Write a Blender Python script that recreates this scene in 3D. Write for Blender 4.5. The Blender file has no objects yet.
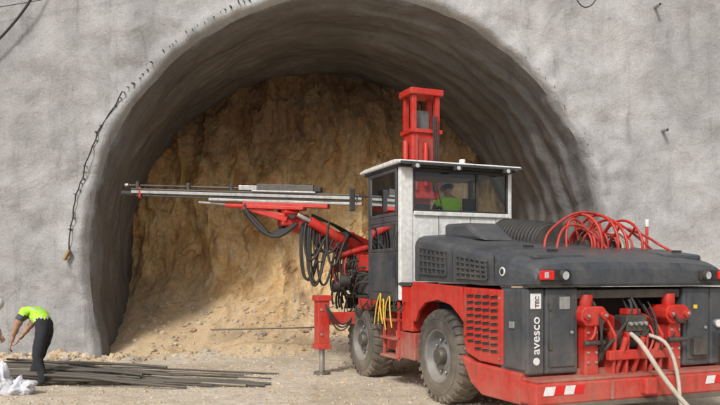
import bpy, bmesh, math, random
from mathutils import Vector, Matrix, noise
random.seed(7)
S=bpy.context.scene
COL=S.collection
CAMZ=1.85
# ------------------------------------------------------------ materials
def nt(name):
    m=bpy.data.materials.new(name); m.use_nodes=True
    n=m.node_tree.nodes; l=m.node_tree.links
    return m,n,l,n['Principled BSDF']
def noise_node(n,l,vec,scale,detail=6,rough=.6,dist=0):
    x=n.new('ShaderNodeTexNoise'); x.inputs['Scale'].default_value=scale
    x.inputs['Detail'].default_value=detail; x.inputs['Roughness'].default_value=rough
    x.inputs['Distortion'].default_value=dist
    l.new(vec,x.inputs['Vector']); return x.outputs['Fac']
def ramp(n,l,fac,stops):
    r=n.new('ShaderNodeValToRGB'); e=r.color_ramp.elements
    while len(e)>1: e.remove(e[-1])
    e[0].position=stops[0][0]; c=stops[0][1]; e[0].color=(c[0],c[1],c[2],1) if not isinstance(c,(int,float)) else (c,c,c,1)
    for p,c in stops[1:]:
        q=e.new(p); q.color=(c[0],c[1],c[2],1) if not isinstance(c,(int,float)) else (c,c,c,1)
    l.new(fac,r.inputs['Fac']); return r.outputs['Color']
def mix(n,l,fac,a,b,mode='MIX'):
    x=n.new('ShaderNodeMix'); x.data_type='RGBA'; x.blend_type=mode
    if isinstance(fac,(int,float)): x.inputs[0].default_value=fac
    else: l.new(fac,x.inputs[0])
    for i,v in ((6,a),(7,b)):
        if isinstance(v,tuple): x.inputs[i].default_value=(v[0],v[1],v[2],1)
        else: l.new(v,x.inputs[i])
    return x.outputs[2]
def bump(n,l,h,dist,strength=1,prev=None):
    b=n.new('ShaderNodeBump'); b.inputs['Distance'].default_value=dist; b.inputs['Strength'].default_value=strength
    l.new(h,b.inputs['Height'])
    if prev: l.new(prev,b.inputs['Normal'])
    return b.outputs['Normal']
def objvec(n,l,scale=(1,1,1)):
    t=n.new('ShaderNodeTexCoord'); m=n.new('ShaderNodeMapping'); m.inputs['Scale'].default_value=scale
    l.new(t.outputs['Object'],m.inputs['Vector']); return m.outputs['Vector']
DUST=(.40,.33,.25)
def paint(name,col,rough=.45,dust=.35,metal=0,dustz=1.2,bmp=.002,grime=.5):
    m,n,l,b=nt(name); v=objvec(n,l)
    f1=noise_node(n,l,v,2.3,7,.68); f2=noise_node(n,l,v,14,5,.7)
    var=ramp(n,l,f2,[(.3,tuple(c*.74 for c in col)),(.7,tuple(min(1,c*1.12) for c in col))])
    # grime streaks and scuffs
    vs=objvec(n,l,(7,7,.9)); st=noise_node(n,l,vs,1.6,6,.72,.4)
    var=mix(n,l,grime,var,mix(n,l,1,var,ramp(n,l,st,[(.34,.28),(.47,.9),(.6,1.0)]),'MULTIPLY'))
    sep=n.new('ShaderNodeSeparateXYZ'); l.new(v,sep.inputs[0])
    mr=n.new('ShaderNodeMapRange'); mr.inputs[1].default_value=0; mr.inputs[2].default_value=dustz
    mr.inputs[3].default_value=.42; mr.inputs[4].default_value=0; l.new(sep.outputs[2],mr.inputs[0])
    ad=n.new('ShaderNodeMath'); ad.operation='ADD'; l.new(f1,ad.inputs[0]); l.new(mr.outputs[0],ad.inputs[1])
    fac=ramp(n,l,ad.outputs[0],[(.42,0.02),(.60,dust*.45),(1.0,dust*1.7)])
    c=mix(n,l,fac,var,DUST); l.new(c,b.inputs['Base Color'])
    b.inputs['Metallic'].default_value=metal
    rr=ramp(n,l,f1,[(.3,rough*.8),(.75,min(1,rough*1.6))]); l.new(rr,b.inputs['Roughness'])
    l.new(bump(n,l,f2,bmp,.6),b.inputs['Normal'])
    return m
RED=paint('red_paint',(.54,.016,.008),.42,.20)
DRED=paint('red_paint_old',(.38,.024,.014),.55,.42)
GREY=paint('dark_grey_paint',(.046,.054,.066),.38,.20)
GREY2=paint('mid_grey_paint',(.13,.14,.15),.5,.35)
WHITE=paint('white_paint',(.70,.70,.68),.45,.16,grime=.35)
BLACK=paint('black_rubber',(.016,.016,.017),.6,.16)
TYRE=paint('tyre_rubber',(.026,.025,.025),.85,.32,dustz=1.5)
STEEL=paint('worn_steel',(.42,.42,.41),.4,.3,metal=.6)
DSTEEL=paint('dark_steel',(.09,.085,.08),.5,.3,metal=.5)
YEL=paint('yellow_paint',(.75,.5,.04),.5,.3)
HOSER=paint('red_hose',(.46,.035,.025),.5,.12)
HOSEB=paint('beige_hose',(.50,.46,.38),.6,.15)
def plain(name,col,rough=.6,metal=0,em=None):
    m,n,l,b=nt(name); v=objvec(n,l); f=noise_node(n,l,v,25,4)
    l.new(ramp(n,l,f,[(.3,tuple(c*.78 for c in col)),(.7,col)]),b.inputs['Base Color'])
    b.inputs['Roughness'].default_value=rough; b.inputs['Metallic'].default_value=metal
    return m
SKIN=plain('skin',(.42,.23,.15),.55)
HIVIS=plain('hivis_fabric',(.48,.85,.06),.8)
REFL=plain('reflective_tape',(.6,.6,.58),.35)
CLOTH=plain('dark_trousers',(.024,.026,.032),.9)
CLOTH2=plain('grey_shirt',(.08,.085,.1),.9)
BOOT=plain('boot_leather',(.06,.04,.025),.7)
HAIR=plain('dark_hair',(.02,.014,.01),.7)
HELM=plain('helmet_shell',(.7,.7,.68),.35)
REDL=plain('red_lens',(.70,.02,.02),.15)
CLEAR=plain('clear_lens',(.7,.72,.74),.1,.5)
STRAP=plain('tan_strap',(.4,.25,.12),.8)
WOOD=plain('old_timber',(.22,.15,.09),.85)
WHT=plain('sticker_white',(.76,.76,.75),.5)
plainlip=plain('lips',(.28,.10,.08),.5)
def glass():
    m=bpy.data.materials.new('window_glass'); m.use_nodes=True; n=m.node_tree.nodes; l=m.node_tree.links; n.clear()
    o=n.new('ShaderNodeOutputMaterial'); mx=n.new('ShaderNodeMixShader'); t=n.new('ShaderNodeBsdfTransparent'); g=n.new('ShaderNodeBsdfGlossy')
    t.inputs[0].default_value=(.84,.89,.88,1); g.inputs['Roughness'].default_value=.04; g.inputs['Color'].default_value=(.9,.95,1,1)
    f=n.new('ShaderNodeFresnel'); f.inputs[0].default_value=1.55
    l.new(f.outputs[0],mx.inputs[0]); l.new(t.outputs[0],mx.inputs[1]); l.new(g.outputs[0],mx.inputs[2]); l.new(mx.outputs[0],o.inputs[0])
    return m
GLASS=glass()
def shotcrete(name,base=.30,band=False):
    m,n,l,b=nt(name); v=objvec(n,l)
    big=noise_node(n,l,v,.32,5,.62,.7); mid=noise_node(n,l,v,2.2,7,.66,.3); fine=noise_node(n,l,v,26,5,.7)
    spk=noise_node(n,l,v,90,3,.6); wave=noise_node(n,l,v,1.1,3,.5,.8)
    w=(1.0,.985,.965)
    c=ramp(n,l,big,[(.28,tuple(base*.66*x for x in w)),(.45,tuple(base*.92*x for x in w)),(.56,tuple(base*1.06*x for x in w)),(.75,tuple(base*1.30*x for x in (1,.975,.945)))])
    c2=ramp(n,l,mid,[(.25,.66),(.43,.92),(.62,1.0),(.8,1.12)])
    c=mix(n,l,1,c,c2,'MULTIPLY')
    c3=ramp(n,l,fine,[(.3,.80),(.55,1.0),(.75,1.08)]); c=mix(n,l,1,c,c3,'MULTIPLY')
    vs=objvec(n,l,(2.2,2.2,.14)); st=noise_node(n,l,vs,1.2,6,.72,.3)
    c=mix(n,l,1,c,ramp(n,l,st,[(.28,.64),(.43,.95),(.6,1.02)]),'MULTIPLY')
    # small pits left by the sprayed aggregate
    vo=n.new('ShaderNodeTexVoronoi'); vo.inputs['Scale'].default_value=9; l.new(v,vo.inputs['Vector'])
    c=mix(n,l,1,c,ramp(n,l,vo.outputs['Distance'],[(.02,.55),(.07,1.0)]),'MULTIPLY')
    if band:
        vb=objvec(n,l,(.18,2.6,.18)); bd=noise_node(n,l,vb,1.3,7,.65,.5)
        c=mix(n,l,1,c,ramp(n,l,bd,[(.3,.50),(.5,.88),(.65,1.05)]),'MULTIPLY')
        vd=objvec(n,l,(.5,.9,.5)); wet=noise_node(n,l,vd,1.0,5,.6,.6)
        c=mix(n,l,ramp(n,l,wet,[(.45,0.0),(.62,.55)]),c,(.12,.102,.085))
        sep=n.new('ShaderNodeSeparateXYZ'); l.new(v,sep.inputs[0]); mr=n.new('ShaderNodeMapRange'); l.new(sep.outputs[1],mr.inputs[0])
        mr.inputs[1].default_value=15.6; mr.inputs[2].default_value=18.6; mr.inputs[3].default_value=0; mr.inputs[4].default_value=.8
        c=mix(n,l,mr.outputs[0],c,mix(n,l,.5,c,(.045,.036,.03)))  # tunnel shade painted into the colour: lining darkens with depth
    l.new(c,b.inputs['Base Color']); b.inputs['Roughness'].default_value=.92
    n0=bump(n,l,wave,.14,.5); n1=bump(n,l,mid,.06,.8,n0); n2=bump(n,l,fine,.016,.85,n1); n3=bump(n,l,spk,.005,.8,n2)
    l.new(n3,b.inputs['Normal']); return m
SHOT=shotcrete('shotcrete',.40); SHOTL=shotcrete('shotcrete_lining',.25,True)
def rockmat():
    m,n,l,b=nt('rock_face'); v=objvec(n,l); vz=objvec(n,l,(1,1,.45)); vq=objvec(n,l,(1.6,1.6,.22))
    a=noise_node(n,l,vz,.55,7,.62,.8); c1=noise_node(n,l,v,2.0,8,.7,.5); f=noise_node(n,l,v,11,7,.75)
    p=noise_node(n,l,v,.85,6,.62,1.0); q=noise_node(n,l,vq,1.3,7,.7,.5)
    c=ramp(n,l,a,[(.30,(.34,.185,.075)),(.42,(.52,.31,.125)),(.52,(.70,.51,.27)),(.62,(.60,.37,.15)),(.75,(.74,.60,.40))])
    c=mix(n,l,ramp(n,l,p,[(.53,0.0),(.64,.55)]),c,(.30,.16,.07))
    c=mix(n,l,ramp(n,l,p,[(.34,.8),(.46,0.0)]),c,(.74,.60,.41))
    c=mix(n,l,1,c,ramp(n,l,q,[(.32,(.58,.50,.44)),(.48,(.95,.93,.90)),(.65,(1.12,1.1,1.05))]),'MULTIPLY')
    c=mix(n,l,1,c,ramp(n,l,c1,[(.28,(.60,.54,.48)),(.43,(.90,.87,.84)),(.6,(1,1,1)),(.78,(1.15,1.13,1.1))]),'MULTIPLY')
    c=mix(n,l,1,c,ramp(n,l,f,[(.3,.72),(.5,1.0),(.75,1.12)]),'MULTIPLY')
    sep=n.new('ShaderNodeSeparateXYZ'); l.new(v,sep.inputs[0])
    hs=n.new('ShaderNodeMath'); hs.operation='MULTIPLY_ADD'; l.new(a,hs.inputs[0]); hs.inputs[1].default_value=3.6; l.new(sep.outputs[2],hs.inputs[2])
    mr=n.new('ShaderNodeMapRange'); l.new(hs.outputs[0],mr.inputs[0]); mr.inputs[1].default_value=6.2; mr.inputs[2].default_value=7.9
    c=mix(n,l,mr.outputs[0],c,mix(n,l,.72,c,(.095,.055,.042)))  # shadow under the vault put into the rock colour, darker towards the top
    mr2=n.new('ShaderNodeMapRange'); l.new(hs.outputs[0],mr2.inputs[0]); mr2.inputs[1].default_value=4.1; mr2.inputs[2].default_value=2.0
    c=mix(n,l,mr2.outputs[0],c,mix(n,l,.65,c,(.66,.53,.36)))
    l.new(c,b.inputs['Base Color']); b.inputs['Roughness'].default_value=.95
    n1=bump(n,l,c1,.09,.8); n1=bump(n,l,q,.08,.7,n1); n2=bump(n,l,f,.03,.9,n1); l.new(n2,b.inputs['Normal']); return m
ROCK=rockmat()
def groundmat():
    m,n,l,b=nt('gravel_ground'); v=objvec(n,l)
    a=noise_node(n,l,v,.5,6,.6,.4); c1=noise_node(n,l,v,5,8,.7); f=noise_node(n,l,v,45,5,.7)
    c=ramp(n,l,a,[(.3,(.47,.385,.285)),(.5,(.57,.49,.38)),(.7,(.63,.56,.455))])
    c=mix(n,l,1,c,ramp(n,l,c1,[(.3,.70),(.5,1.0),(.7,1.08)]),'MULTIPLY')
    vo=n.new('ShaderNodeTexVoronoi'); vo.inputs['Scale'].default_value=22; l.new(v,vo.inputs['Vector'])
    bw=n.new('ShaderNodeSeparateColor'); l.new(vo.outputs['Color'],bw.inputs[0])
    c=mix(n,l,1,c,ramp(n,l,bw.outputs[0],[(0,.84),(1,1.07)]),'MULTIPLY')
    l.new(c,b.inputs['Base Color']); b.inputs['Roughness'].default_value=.95
    n1=bump(n,l,c1,.05,.8); n2=bump(n,l,vo.outputs['Distance'],.012,.5,n1); n3=bump(n,l,f,.01,.8,n2); l.new(n3,b.inputs['Normal']); return m
GROUND=groundmat()
def stonemat(name,cols):
    m,n,l,b=nt(name); v=objvec(n,l)
    g=n.new('ShaderNodeNewGeometry')
    c=ramp(n,l,g.outputs['Random Per Island'],[(i/(len(cols)-1),c) for i,c in enumerate(cols)])
    f=noise_node(n,l,v,18,6,.7); c=mix(n,l,1,c,ramp(n,l,f,[(.3,.75),(.6,1.05)]),'MULTIPLY')
    l.new(c,b.inputs['Base Color']); b.inputs['Roughness'].default_value=.95
    l.new(bump(n,l,f,.02,.8),b.inputs['Normal']); return m
STONE=stonemat('loose_stone',[(.42,.31,.19),(.56,.45,.30),(.46,.33,.19),(.60,.50,.38),(.42,.36,.29),(.54,.40,.25)])
BAG=plain('woven_plastic',(.62,.62,.66),.7)
# ------------------------------------------------------------ mesh helpers
def mk(name,verts,faces,mat,parent=None,smooth=False,bevel=0,mats=None,fm=None):
    me=bpy.data.meshes.new(name); me.from_pydata([tuple(v) for v in verts],[],faces)
    bm=bmesh.new(); bm.from_mesh(me); bmesh.ops.recalc_face_normals(bm,faces=bm.faces); bm.to_mesh(me); bm.free()
    for mm in (mats or [mat]): me.materials.append(mm)
    if fm: me.polygons.foreach_set('material_index',fm)
    if smooth: me.polygons.foreach_set('use_smooth',[True]*len(me.polygons))
    o=bpy.data.objects.new(name,me); COL.objects.link(o)
    if parent: o.parent=parent
    if bevel:
        b=o.modifiers.new('bevel','BEVEL'); b.width=bevel; b.segments=2; b.limit_method='ANGLE'; b.angle_limit=math.radians(35)
    return o
def empty(name,loc=(0,0,0),rz=0):
    e=bpy.data.objects.new(name,None); e.location=loc; e.rotation_euler=(0,0,rz); COL.objects.link(e); e.empty_display_size=.3; return e
def box(name,lo,hi,mat,parent,bevel=.012,rot=None):
    x0,y0,z0=lo; x1,y1,z1=hi
    vs=[Vector(p) for p in ((x0,y0,z0),(x1,y0,z0),(x1,y1,z0),(x0,y1,z0),(x0,y0,z1),(x1,y0,z1),(x1,y1,z1),(x0,y1,z1))]
    if rot:
        c=sum(vs,Vector())/8; vs=[c+rot@(v-c) for v in vs]
    return mk(name,vs,[(0,1,2,3),(4,5,6,7),(0,1,5,4),(1,2,6,5),(2,3,7,6),(3,0,4,7)],mat,parent,bevel=bevel)
def frame_of(d):
    d=d.normalized(); up=Vector((0,0,1)) if abs(d.z)<.95 else Vector((0,1,0))
    s=d.cross(up).normalized(); u=s.cross(d).normalized(); return s,u,d
def beam(name,p,q,w,h,mat,parent,bevel=.012,w2=None,h2=None):
    p=Vector(p);q=Vector(q); s,u,d=frame_of(q-p); w2=w2 or w; h2=h2 or h
    vs=[p+s*a*w/2+u*b*h/2 for a,b in((-1,-1),(1,-1),(1,1),(-1,1))]+[q+s*a*w2/2+u*b*h2/2 for a,b in((-1,-1),(1,-1),(1,1),(-1,1))]
    return mk(name,vs,[(0,1,2,3),(4,5,6,7),(0,1,5,4),(1,2,6,5),(2,3,7,6),(3,0,4,7)],mat,parent,bevel=bevel)
def cyl(name,p,q,r,mat,parent,r2=None,seg=20,bevel=.004):
    p=Vector(p);q=Vector(q); s,u,d=frame_of(q-p); r2=r if r2 is None else r2
    vs=[];
    for c,rr in((p,r),(q,r2)):
        for i in range(seg):
            t=2*math.pi*i/seg; vs.append(c+s*math.cos(t)*rr+u*math.sin(t)*rr)
    fs=[(i,(i+1)%seg,seg+(i+1)%seg,seg+i) for i in range(seg)]+[tuple(range(seg)),tuple(range(seg,2*seg))]
    o=mk(name,vs,fs,mat,parent,bevel=bevel)
    for f in o.data.polygons: f.use_smooth=len(f.vertices)==4
    return o
def tube(name,pts,r,mat,parent,cyclic=False,smoothc=True):
    cu=bpy.data.curves.new(name,'CURVE'); cu.dimensions='3D'; cu.bevel_depth=r; cu.bevel_resolution=3; cu.resolution_u=6; cu.use_fill_caps=True
    pts=[Vector(p) for p in pts]
    sp=cu.splines.new('NURBS' if smoothc else 'POLY'); sp.points.add(len(pts)-1)
    for i,p in enumerate(pts): sp.points[i].co=(p.x,p.y,p.z,1)
    sp.use_cyclic_u=cyclic
    if smoothc: sp.order_u=3; sp.use_endpoint_u=not cyclic
    o=bpy.data.objects.new(name,cu); COL.objects.link(o); cu.materials.append(mat)
    if parent:o.parent=parent
    return o
def prism(name,poly,lo,hi,mat,parent,axis='x',bevel=.015):
    n=len(poly); vs=[]
    for k in(lo,hi):
        for a,z in poly: vs.append((k,a,z) if axis=='x' else (a,k,z))
    fs=[(i,(i+1)%n,n+(i+1)%n,n+i) for i in range(n)]+[tuple(range(n)),tuple(range(n,2*n))]
    return mk(name,vs,fs,mat,parent,bevel=bevel)
def lathe(name,prof,c,axis,mat,parent,seg=48,smooth=True):
    c=Vector(c); s,u,d=frame_of(Vector(axis)); vs=[];n=len(prof)
    for i in range(seg):
        t=2*math.pi*i/seg
        for (h,r) in prof: vs.append(c+d*h+(s*math.cos(t)+u*math.sin(t))*r)
    fs=[]
    for i in range(seg):
        j=(i+1)%seg
        for k in range(n-1): fs.append((i*n+k,j*n+k,j*n+k+1,i*n+k+1))
    return mk(name,vs,fs,mat,parent,smooth=smooth)
def text(name,s,loc,rot,size,mat,parent,ext=.002):
    cu=bpy.data.curves.new(name,'FONT'); cu.body=s; cu.size=size; cu.extrude=ext; cu.offset=.0015
    o=bpy.data.objects.new(name,cu); COL.objects.link(o); o.parent=parent; o.location=loc; o.rotation_euler=rot; cu.materials.append(mat); return o
def fr(x,y,z,o=4): return noise.fractal(Vector((x,y,z)),.9,2.1,o)
# ------------------------------------------------------------ tunnel
CX,CZ,R,WY=-.29,2.3,5.35,15.0
AX=-.153
portal=empty('tunnel_portal',(0,0,0))
NP=260
def prof(t):
    a0=math.radians(-27)
    th=math.pi-a0-(math.pi-2*a0)*t
    x=R*math.cos(th); z=R*math.sin(th)
    if z<0: x=math.copysign(R-.28*(z/2.4)**2,x)
    return x,z
def wallnoise(X,Z): return .26*noise.noise(Vector((X*.22,5,Z*.22)))+.10*fr(X*.9,1,Z*.9)
ks=[1.0]; k=1.0
while k<6: 
    k+= .010+ (k-1)*.028 if k<3 else .2
    ks.append(k)
vs=[]
for k in ks:
    for i in range(NP+1):
        x,z=prof(i/NP); X=CX+x*k; Z=CZ+z*k
        off=wallnoise(X,Z)+.025*fr(X*3.1,2,Z*3.1,3)
        jag=.05*noise.noise(Vector((i*.09,3,1)))+.02*noise.noise(Vector((i*.5,3,9)))
        e=(k-1.055-jag)/.035; collar=.16*(1/(1+math.exp(max(-30,min(30,e*3.0)))))
        lip=.20*max(0,1-(k-1)/.03)**2
        vs.append((X,WY+off-collar+lip,Z))
n1=NP+1
fs=[(j*n1+i,j*n1+i+1,(j+1)*n1+i+1,(j+1)*n1+i) for j in range(len(ks)-1) for i in range(NP)]
wall_first=vs[:n1]
mk('shotcrete_wall',vs,fs,SHOT,portal,smooth=True)
vs=[];ds=[0]
while ds[-1]<8.0: ds.append(ds[-1]+.055)
def sst(x): x=max(0,min(1,x)); return x*x*(3-2*x)
for j,d in enumerate(ds):
    for i in range(NP+1):
        x,z=prof(i/NP)
        if j==0: vs.append(wall_first[i]); continue
        t=i/NP
        prom=.30+.9*sst((t-.45)/.25)
        rad=0
        for q in range(7):
            edge=.35+q*.62+.22*noise.noise(Vector((t*5,q*3.1,2)))+.06*noise.noise(Vector((t*22,q*3.1,2)))
            rad+=sst((d-edge)/.14)*.065*(1+.6*noise.noise(Vector((t*4,q*7.7,1))))*(1.3 if q<3 else .8)
            rad-=.055*sst((d-edge-.16)/.45)
        rad*=prom
        y0=WY+.15
        k=1-.012*min(1,d/.3)-rad/R-(.09*fr(x*.7+9,d*.9,z*.7)+.035*fr(x*2.2,d*2.2,z*2.2,3))/R
        b=max(0,1-d/.25)
        yy=(wall_first[i][1])*b+(y0+d)*(1-b) if d<.25 else y0+d
        vs.append((CX+x*k+AX*d,yy,CZ+z*k))
fs=[(j*n1+i,j*n1+i+1,(j+1)*n1+i+1,(j+1)*n1+i) for j in range(len(ds)-1) for i in range(NP)]
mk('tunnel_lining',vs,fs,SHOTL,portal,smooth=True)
def archpt(t,k,y): 
    x,z=prof(t); return Vector((CX+x*k,y,CZ+z*k))
stub=[];pts=[]
t=.135
while t<.93:
    if t<.45 or (.66<t<.80):
        kk=1.075-.03*min(1,t/.3) if t<.5 else 1.03
        p=archpt(t,kk+.006*random.uniform(-1,1),WY-.05)
        p.y=WY+wallnoise(p.x,p.z)-.13
        if t<.47: pts.append(p+Vector((0,-.02,0)))
        if random.random()<(.85 if t<.5 else .5): stub.append((p,random.uniform(.7,1.2) if t<.5 else .6))
    t+=(.0062 if t<.5 else .009)*random.uniform(.7,1.3)
vv=[];ff=[]
for p,sc in stub:
    q=p+Vector((random.uniform(-.03,.03),-random.uniform(.03,.07)*sc,random.uniform(-.04,.02))); r=random.uniform(.010,.022)*sc; b0=len(vv)
    for c in(p+Vector((0,.1,0)),q):
        for i in range(6):
            a=i*math.pi/3; vv.append(c+Vector((math.cos(a)*r,0,math.sin(a)*r)))
    ff+=[(b0+i,b0+(i+1)%6,b0+6+(i+1)%6,b0+6+i) for i in range(6)]+[tuple(range(b0+6,b0+12))]
mk('mesh_ends',vv,ff,DSTEEL,portal)
strap=empty('hanging_hose')
base=pts[0]
tube('hose',[base+Vector((-.02,-.02,-.45)),base+Vector((-.02,-.04,-.2))]+pts[:24],.014,BLACK,strap)
beam('strap_end',base+Vector((-.10,-.06,-.62)),base+Vector((0,-.05,-.42)),.16,.05,STRAP,strap)
# rock face
def toe_amt(x,z):
    toe=max(0,1.9-z)/1.9
    return 3.5*(toe**1.7)*(.85+.35*noise.noise(Vector((x*.5,3,3))))*(1.2 if x<-1 else 1)
vs=[];nx,nz=270,210
for j in range(nz+1):
    for i in range(nx+1):
        x=-7+12.6*i/nx; z=-.4+9*j/nz
        y=19.3+.20*max(0,z-1.5)
        y+=.55*noise.noise(Vector((x*.45,z*.3,1)))+.40*fr(x*.8,z*.45,4,5)
        rd=1-abs(noise.noise(Vector((x*1.4,z*.5,8)))); y-=.26*rd*rd
        up_=min(1,max(0,(z-1)/2)); 
        c=noise.cell(Vector((x*1.3+.7*fr(x,z,2),z*.6+.7*fr(z,x,3),0))); y-=.12*c*up_
        y+=.05*fr(x*5,z*3.5,3,4)
        y-=toe_amt(x,z)
        vs.append((x,y,z))
fs=[(j*(nx+1)+i,j*(nx+1)+i+1,(j+1)*(nx+1)+i+1,(j+1)*(nx+1)+i) for j in range(nz) for i in range(nx)]
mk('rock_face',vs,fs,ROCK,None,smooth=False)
face=vs
# ground
def axis(lo,hi,step,far):
    a=[];x=lo
    while x<hi: a.append(x); x+=step
    s=step;x=a[-1]
    up=[]
    while x<far: s*=1.35; x+=s; up.append(x)
    s=step;x=a[0];dn=[]
    while x>-far: s*=1.35; x-=s; dn.append(x)
    return dn[::-1]+a+up
def gz(x,y):
    z=.035*fr(x*.6,y*.6,0,4)+.012*fr(x*4,y*4,5,3)
    inside=max(0,min(1,(y-15.2)/4)); z+=.22*inside
    if x<-4.6: z+=.20*math.exp(-((y-15.0)/.55)**2)*(.7+.8*noise.noise(Vector((x*1.2,0,2))))
    if x>-5.2 and x<2.5: z+=.18*math.exp(-((y-17.3)/1.3)**2)*(1+noise.noise(Vector((x*1.1,y,2)))+.3*noise.noise(Vector((x*4,y*4,2))))
    return z
xs=axis(-9,6,.09,400); ys=axis(8,20,.09,400)
vs=[(x,y,gz(x,y)) for y in ys for x in xs]; n2=len(xs)
fs=[(j*n2+i,j*n2+i+1,(j+1)*n2+i+1,(j+1)*n2+i) for j in range(len(ys)-1) for i in range(n2-1)]
mk('ground',vs,fs,GROUND,None,smooth=True)
bm=bmesh.new(); bmesh.ops.create_icosphere(bm,subdivisions=2,radius=1); icov=[v.co.copy() for v in bm.verts]; icof=[tuple(v.index for v in f.verts) for f in bm.faces]; bm.free()
bm=bmesh.new(); bmesh.ops.create_icosphere(bm,subdivisions=1,radius=1); icov1=[v.co.copy() for v in bm.verts]; icof1=[tuple(v.index for v in f.verts) for f in bm.faces]; bm.free()
def stones(name,gen,count,hi=False):
    V=[];F=[]
    iv,iF=(icov,icof) if hi else (icov1,icof1)
    for k in range(count):
        g=gen(); x,y,r=g[:3]; z=(g[3] if len(g)>3 else gz(x,y))+r*.05; sd=random.random()*100
        sc=Vector((random.uniform(.7,1.3),random.uniform(.7,1.2),random.uniform(.5,.9))); rot=Matrix.Rotation(random.random()*6.28,3,'Z')@Matrix.Rotation(random.uniform(-.5,.5),3,'X')
        b0=len(V)
        for v in iv:
            w=v*(1+.5*noise.noise(v*1.5+Vector((sd,0,0)))); w=rot@Vector((w.x*sc.x,w.y*sc.y,w.z*sc.z)); V.append(Vector((x,y,z))+w*r)
        F+=[tuple(i+b0 for i in f) for f in iF]
    return mk(name,V,F,STONE,None)
def g1():
    x=random.uniform(-7,4); y=9.5+random.random()**1.0*8; return x,y,random.choice([.008,.012,.016,.022,.03])*random.uniform(.7,1.2)
stones('gravel',g1,5200)
def g2():
    u=random.random()
    if u<.25: return random.uniform(-8.5,-4.9),random.gauss(14.75,.22),abs(random.gauss(.03,.03))+.015
    if u<.7:   # clods lying on the muck slope itself
        p=face[int(random.uniform(0,38)**1.0)*(nx+1)+random.randint(30,220)]; r=min(.14,abs(random.gauss(.0,.035))+.012)
        return p[0],p[1]-r*.2,r,p[2]
    x=random.uniform(-4.9,2.2); y=random.gauss(16.5,.8); return x,y,min(.12,abs(random.gauss(.0,.024))+.012)
stones('rubble',g2,1900,True)
# ------------------------------------------------------------ cables on wall
c1=empty('power_cable')
tube('cable',[(-8.6,14.6,5.6),(-7.5,14.6,6.42),(-7.0,14.6,6.95),(-6.6,14.6,7.5),(-6.3,14.6,8.2)],.026,BLACK,c1)
tube('cable_thin',[(-8.4,14.65,7.1),(-7.4,14.6,7.25),(-6.0,14.6,7.48),(-4.6,14.6,7.9)],.008,BLACK,c1)
c2=empty('wire_loop')
tube('wire',[(4.25,14.6,8.2),(4.3,14.6,7.6),(4.5,14.6,7.22),(4.75,14.55,7.3),(4.85,14.6,7.7),(4.9,14.6,8.2)],.012,BLACK,c2)
for i,(x,z) in enumerate([(6.2,7.45),(6.35,4.85)]):
    e=empty('drain_pipe'); cyl('pipe',(x,15.2,z),(x+.01,14.90,z-.01),.035,STEEL,e); cyl('pipe_core',(x+.01,14.91,z-.01),(x+.011,14.895,z-.011),.027,BLACK,e)
# ------------------------------------------------------------ DRILL RIG   local: x=right  y=forward  z=up
PHI=math.radians(22.3); O=Vector((1.11,10.4,0))
rig=empty('tunnel_drilling_rig',O,PHI)
Ri=Matrix.Rotation(-PHI,3,'Z')
def L(x,y,z): return Ri@(Vector((x,y,z))-O)
W=3.2
def wheel(nm,b0,y,out):
    w=.44; r=.67; c=(b0,y,r-.01)
    e=-out
    p=[(.03,.36),(0.0,.40),(0.0,.46),(.015,.58),(.05,.64),(.10,.665),(w-.10,.665),(w-.05,.64),(w-.015,.58),(w,.46),(w,.40),(w-.03,.36)]
    lathe(nm+'_tyre',p,c,(e,0,0),TYRE,rig,56)
    V=[];F=[]
    for side in (0,1):
        for i in range(30):
            t=2*math.pi*(i+.5*side)/30
            def P(h,rr,tt): return Vector(c)+Vector((e*h,0,0))+Vector((0,math.cos(tt),math.sin(tt)))*rr
            h0,h1=(.012,.235) if side==0 else (w-.012,w-.235)
            b=len(V); dt=.052; sk=.10
            for (h,rr0,rr1,tt) in ((h0,.58,.645,t),(h0+(.05 if side==0 else -.05),.63,.682,t+.02),(h1,.64,.685,t+sk)):
                V.extend([P(h,rr0,tt-dt),P(h,rr0,tt+dt),P(h,rr1,tt+dt*.8),P(h,rr1,tt-dt*.8)])
            for s in(0,1):
                q=b+4*s
                for a in range(4): F.append((q+a,q+(a+1)%4,q+4+(a+1)%4,q+4+a))
            F.append((b,b+1,b+2,b+3));F.append((b+8,b+9,b+10,b+11))
    mk(nm+'_tread',V,F,TYRE,rig)
    for rr in (.50,.545):
        lathe(nm+'_sidewall_rib',[(.0,rr-.008),(-.006,rr),(.0,rr+.008)],Vector(c)+Vector((e*.006,0,0)),(e,0,0),TYRE,rig,48)
    lathe(nm+'_rim',[(.02,.40),(.0,.385),(.03,.36),(.10,.34),(.13,.30),(.13,.2),(.10,.17),(.10,.0)],c,(e,0,0),GREY2,rig,40)
    cyl(nm+'_hub',Vector(c)+Vector((e*.10,0,0)),Vector(c)+Vector((e*.0,0,0)),.13,DSTEEL,rig,.11)
    for i in range(10):
        t=2*math.pi*i/10; q=Vector(c)+Vector((e*.13,math.cos(t)*.24,math.sin(t)*.24)); cyl(nm+'_bolt',q,q+Vector((-e*.04,0,0)),.02,STEEL,rig,seg=6,bevel=0)
wheel('rear_left_wheel',0.0,0,-1); wheel('front_left_wheel',0.0,2.92,-1)
wheel('rear_right_wheel',W,0,1); wheel('front_right_wheel',W,2.92,1)
for y in(0,2.92): cyl('axle',(.3,y,.66),(W-.3,y,.66),.14,DSTEEL,rig)
box('rear_chassis',(.55,-1.95,.5),(W-.55,1.0,1.15),DRED,rig,.03)
box('centre_joint',(1.1,.95,.55),(2.1,1.5,1.1),DSTEEL,rig,.03)
box('front_chassis',(.55,1.45,.5),(W-.55,4.1,1.2),DRED,rig,.03)
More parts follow.
